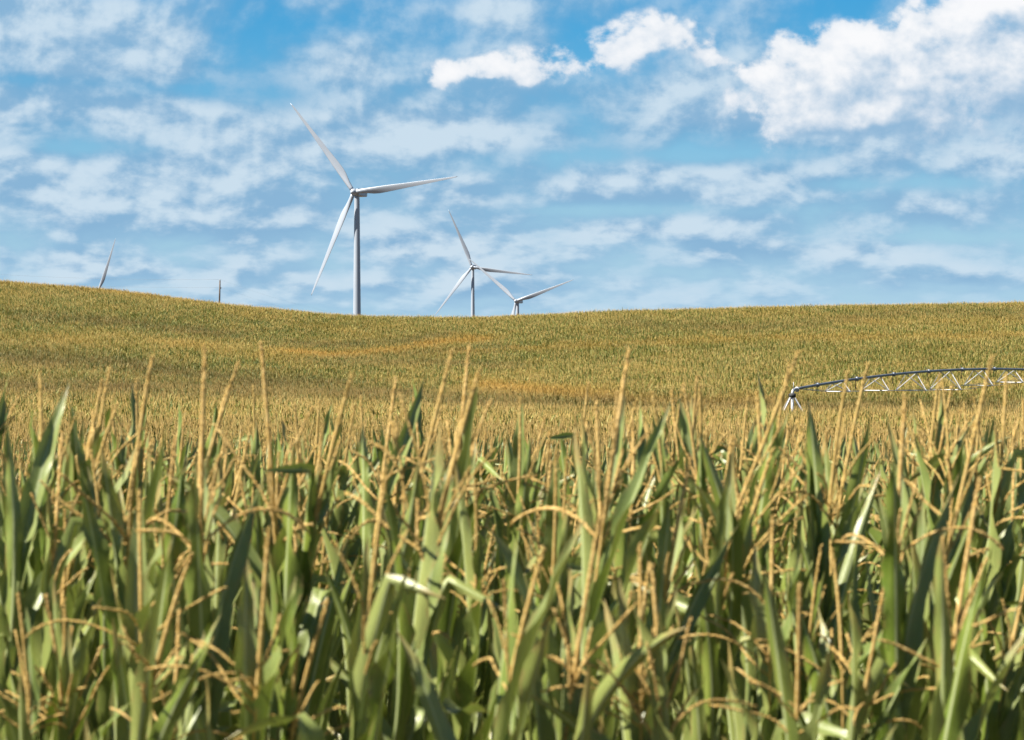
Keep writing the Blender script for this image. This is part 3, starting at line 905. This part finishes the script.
def world():
    w = bpy.data.worlds.new('World'); SC.world = w; w.use_nodes = True
    nt = w.node_tree; nt.nodes.clear(); g = NT(nt)
    sky = g.node('ShaderNodeTexSky', sky_type='NISHITA'); sky.sun_disc = False
    sky.sun_elevation = SUN_EL; sky.sun_rotation = SUN_AZ
    sky.air_density = 1.0; sky.dust_density = .6; sky.ozone_density = 2.0; sky.altitude = 400
    tc = g.node('ShaderNodeTexCoord')
    sep = g.node('ShaderNodeSeparateXYZ'); nt.links.new(tc.outputs['Generated'], sep.inputs[0])
    # azimuth and height above the horizon, in hundredths of the picture scale (1 unit = 100 px = 2 degrees)
    U = g.math('MULTIPLY', g.math('ARCTAN2', sep.outputs[0], sep.outputs[1]), FPX / 100)
    V = g.math('MULTIPLY', g.math('ARCSINE', sep.outputs[2]), FPX / 100)
    def vec(x, y, z=0.0):
        n = g.node('ShaderNodeCombineXYZ'); g.put(n.inputs[0], x); g.put(n.inputs[1], y); g.put(n.inputs[2], z)
        return n.outputs[0]
    def px(x, y): return (x - 512) / 100, (350 - y) / 100
    def blobs(U_, V_, lst):
        tot = None
        for x, y, sx, sy, a in lst:
            cx, cy = px(x, y)
            q = g.math('MULTIPLY', g.math('SUBTRACT', U_, cx), 100 / sx); r = g.math('MULTIPLY', g.math('SUBTRACT', V_, cy), 100 / sy)
            d = g.math('ADD', g.math('MULTIPLY', q, q), g.math('MULTIPLY', r, r))
            e = g.math('MULTIPLY', g.math('EXPONENT', g.math('MULTIPLY', d, -1.0)), a)
            tot = e if tot is None else g.math('ADD', tot, e)
        return tot
    CUM = [(654, 44, 48, 26, .82), (600, 60, 36, 18, .5), (540, 68, 44, 20, .62), (495, 70, 26, 16, .42), (446, 76, 26, 15, .56), (795, 66, 56, 26, .7), (862, 52, 36, 24, .6), (713, 62, 18, 10, .5),
           (950, 26, 50, 22, .8), (1010, 4, 44, 20, .8), (945, 92, 120, 50, .95), (850, 108, 90, 38, 1.0), (800, 130, 50, 16, .55), (1040, 60, 70, 60, .8),
           (1180, 60, 160, 60, .9), (-200, 30, 160, 40, .6)]
    SOFT = [(30, 40, 130, 18, .75), (120, 72, 70, 14, .5), (30, 112, 120, 20, .75), (190, 38, 34, 22, .6), (150, 116, 50, 16, .7), (80, 185, 150, 26, .85), (255, 150, 90, 16, .6),
            (285, 72, 45, 26, .65), (360, 66, 36, 30, .6), (470, 130, 90, 20, .95), (390, 118, 40, 14, .6), (250, 215, 170, 22, .6), (430, 245, 70, 16, .7), (215, 160, 30, 12, .5),
            (680, 186, 90, 14, .95), (590, 190, 26, 12, .8), (770, 184, 40, 10, .7), (630, 230, 70, 12, .9), (880, 155, 50, 12, .7), (1000, 162, 60, 14, .8), (925, 212, 80, 14, .7), (680, 108, 40, 28, .7),
            (490, 10, 40, 14, .7), (840, 250, 200, 14, .5), (50, 262, 120, 14, .6), (160, 275, 90, 10, .5), (480, 285, 250, 12, .4), (980, 280, 120, 12, .45), (60, 10, 140, 14, .5),
            (900, 130, 160, 36, .6), (560, 92, 110, 24, .35), (200, 180, 330, 90, .38), (760, 220, 330, 50, .3), (60, 60, 160, 60, .3), (600, 110, 160, 40, .3), (840, 110, 120, 34, .7)]
    BLUE = [(250, 100, 70, 16, .6), (170, 92, 60, 10, .5), (560, 122, 40, 14, .3), (650, 156, 220, 9, .7), (120, 150, 130, 9, .6), (870, 186, 140, 8, .55), (320, 28, 50, 12, .3), (30, 84, 100, 7, .5), (680, 210, 200, 7, .5),
            (720, 140, 60, 14, .5), (860, 150, 60, 8, .4), (440, 170, 120, 10, .4), (330, 185, 60, 10, .3), (930, 240, 150, 7, .35)]
    def voro(v, scale):
        n = g.node('ShaderNodeTexVoronoi', feature='SMOOTH_F1', voronoi_dimensions='2D')
        n.inputs['Scale'].default_value = scale; n.inputs['Smoothness'].default_value = .25; n.inputs['Detail'].default_value = 2.0
        n.inputs['Roughness'].default_value = .5; n.inputs['Lacunarity'].default_value = 2.3
        nt.links.new(v, n.inputs['Vector']); return n.outputs['Distance']
    def billow(U_, V_):
        v = vec(g.math('ADD', U_, 5.3), g.math('MULTIPLY', V_, 1.2), 5.3)
        n = g.noise(v, 1.9, 8, .56, .12)
        b = g.math('SUBTRACT', .62, voro(v, 2.3))
        return g.math('ADD', g.math('MULTIPLY', n, .85), g.math('MULTIPLY', b, .16))
    def dens_cum(U_, V_):
        n = billow(U_, V_)
        b = blobs(U_, V_, CUM)
        return g.math('ADD', b, g.math('MULTIPLY', g.math('SUBTRACT', n, .44), g.math('MULTIPLY', g.ss(b, 0.0, .3), 2.6)))
    def soft_noise(U_, V_):
        W = g.math('ADD', g.math('MAXIMUM', V_, 0.0), 1.6)      # layers shrink towards the horizon
        return g.noise(vec(g.math('MULTIPLY', U_, .92), g.math('MULTIPLY', g.math('LOGARITHM', W, math.e), 5.0), 4.2), 1.05, 7, .52, .08)
    def dens_soft(U_, V_):
        n = soft_noise(U_, V_)
        return g.math('ADD', g.math('SUBTRACT', blobs(U_, V_, SOFT), blobs(U_, V_, BLUE)), g.math('MULTIPLY', g.math('SUBTRACT', n, .5), 3.4)), n
    c0 = dens_cum(U, V); c1 = dens_cum(g.math('SUBTRACT', U, .12), g.math('ADD', V, .22))
    s0, n0 = dens_soft(U, V); n1 = soft_noise(g.math('SUBTRACT', U, .07), g.math('ADD', V, .11))
    # height: clear sky above, veil of thin cloud below
    base = sky.outputs[0]
    ramp = g.node('ShaderNodeValToRGB')
    g.put(ramp.inputs[0], g.math('MULTIPLY', V, 1 / 12.0, clamp=True))
    ramp.color_ramp.elements[0].position = 0.0; ramp.color_ramp.elements[0].color = SKY_LOW
    ramp.color_ramp.elements[1].position = 1.0; ramp.color_ramp.elements[1].color = c4(.27, .43, .52)
    e = ramp.color_ramp.elements.new(.333); e.color = SKY_HIGH
    e = ramp.color_ramp.elements.new(.15); e.color = SKY_MID
    base = g.mix(1.0, base, ramp.outputs[0], 'MULTIPLY')
    veil = g.math('MULTIPLY', g.math('SUBTRACT', 1.0, g.ss(V, .1, 3.5)), .85)
    base = g.mix(veil, base, VEIL)
    # a thin bluish deck, then its lit puffs
    deck = g.math('MULTIPLY', g.ss(s0, -.6, .5), g.math('SUBTRACT', 1.0, g.math('MULTIPLY', g.ss(V, 2.3, 3.4), .6)))
    low = g.math('SUBTRACT', 1.0, g.ss(V, .2, 2.4))
    base = g.mix(g.math('MULTIPLY', deck, .62), base, g.mix(low, SOFT_DARK, VEIL))
    sm = g.math('MULTIPLY', g.ss(s0, -.45, 1.0), .96)
    slit = g.ss(g.math('SUBTRACT', n0, n1), -.085, .085)
    scol = g.mix(slit, g.mix(.30, SOFT_DARK, SOFT_LIT), SOFT_LIT)
    col = g.mix(sm, base, scol)
    # the cloud field thins out overhead
    thin = g.ss(V, 4.5, 9.0)
    col = g.mix(thin, col, g.mix(1.0, sky.outputs[0], ramp.outputs[0], 'MULTIPLY'))
    # crisp on the sunlit top, melting away below
    d = g.math('SUBTRACT', c0, c1)
    crisp = g.ss(d, -.2, .25)
    hard = g.ss(c0, .10, .50); soft = g.ss(c0, .10, 1.1)
    cm = g.math('ADD', g.math('MULTIPLY', hard, crisp), g.math('MULTIPLY', soft, g.math('SUBTRACT', 1.0, crisp)))
    clit = g.ss(g.math('ADD', d, g.math('MULTIPLY', c0, -.06)), -.85, .85)
    ccol = g.mix(clit, CUM_DARK, CUM_LIT)
    col = g.mix(g.math('MULTIPLY', cm, .97), col, ccol)
    col = g.mix(1.0, col, c4(.92, .92, .92), 'MULTIPLY')
    bg = g.node('ShaderNodeBackground'); g.put(bg.inputs[0], col); bg.inputs[1].default_value = .05
    o = g.node('ShaderNodeOutputWorld'); nt.links.new(bg.outputs[0], o.inputs[0])
    w.cycles.sampling_method = 'MANUAL'; w.cycles.sample_map_resolution = 256
SKY_HIGH = c4(.15, .70, 1.04); SKY_MID = c4(.28, .73, 1.04); SKY_LOW = c4(.5, .85, 1.0)
VEIL = c4(3.8, 5.7, 7.3)
SOFT_DARK = c4(.9, 2.95, 5.2); SOFT_LIT = c4(5.3, 6.5, 7.5)
CUM_DARK = c4(2.5, 4.2, 6.0); CUM_LIT = c4(8.5, 8.5, 8.6)
world()

# ------------------------------------------------------------------ camera
cd = bpy.data.cameras.new('camera'); cd.sensor_width = 36; cd.lens = FPX / 1024 * 36
cd.clip_start = .1; cd.clip_end = 60000
co = link(bpy.data.objects.new('camera', cd)); co.location = (0, 0, CAMZ)
co.rotation_euler = (math.pi / 2, 0, 0)
cd.shift_y = -(370 - HZN) / 1024.0
cd.dof.use_dof = True; cd.dof.focus_distance = 260; cd.dof.aperture_fstop = 8.8
SC.camera = co
SC.view_settings.view_transform = 'Standard'; SC.view_settings.look = 'None'
SC.view_settings.exposure = 1.32; SC.view_settings.gamma = 1.0; SC.view_settings.use_curve_mapping = False
SC.render.engine = 'CYCLES'
SC.cycles.max_bounces = 5; SC.cycles.diffuse_bounces = 2; SC.cycles.glossy_bounces = 2; SC.cycles.transmission_bounces = 4
SC.cycles.use_denoising = True
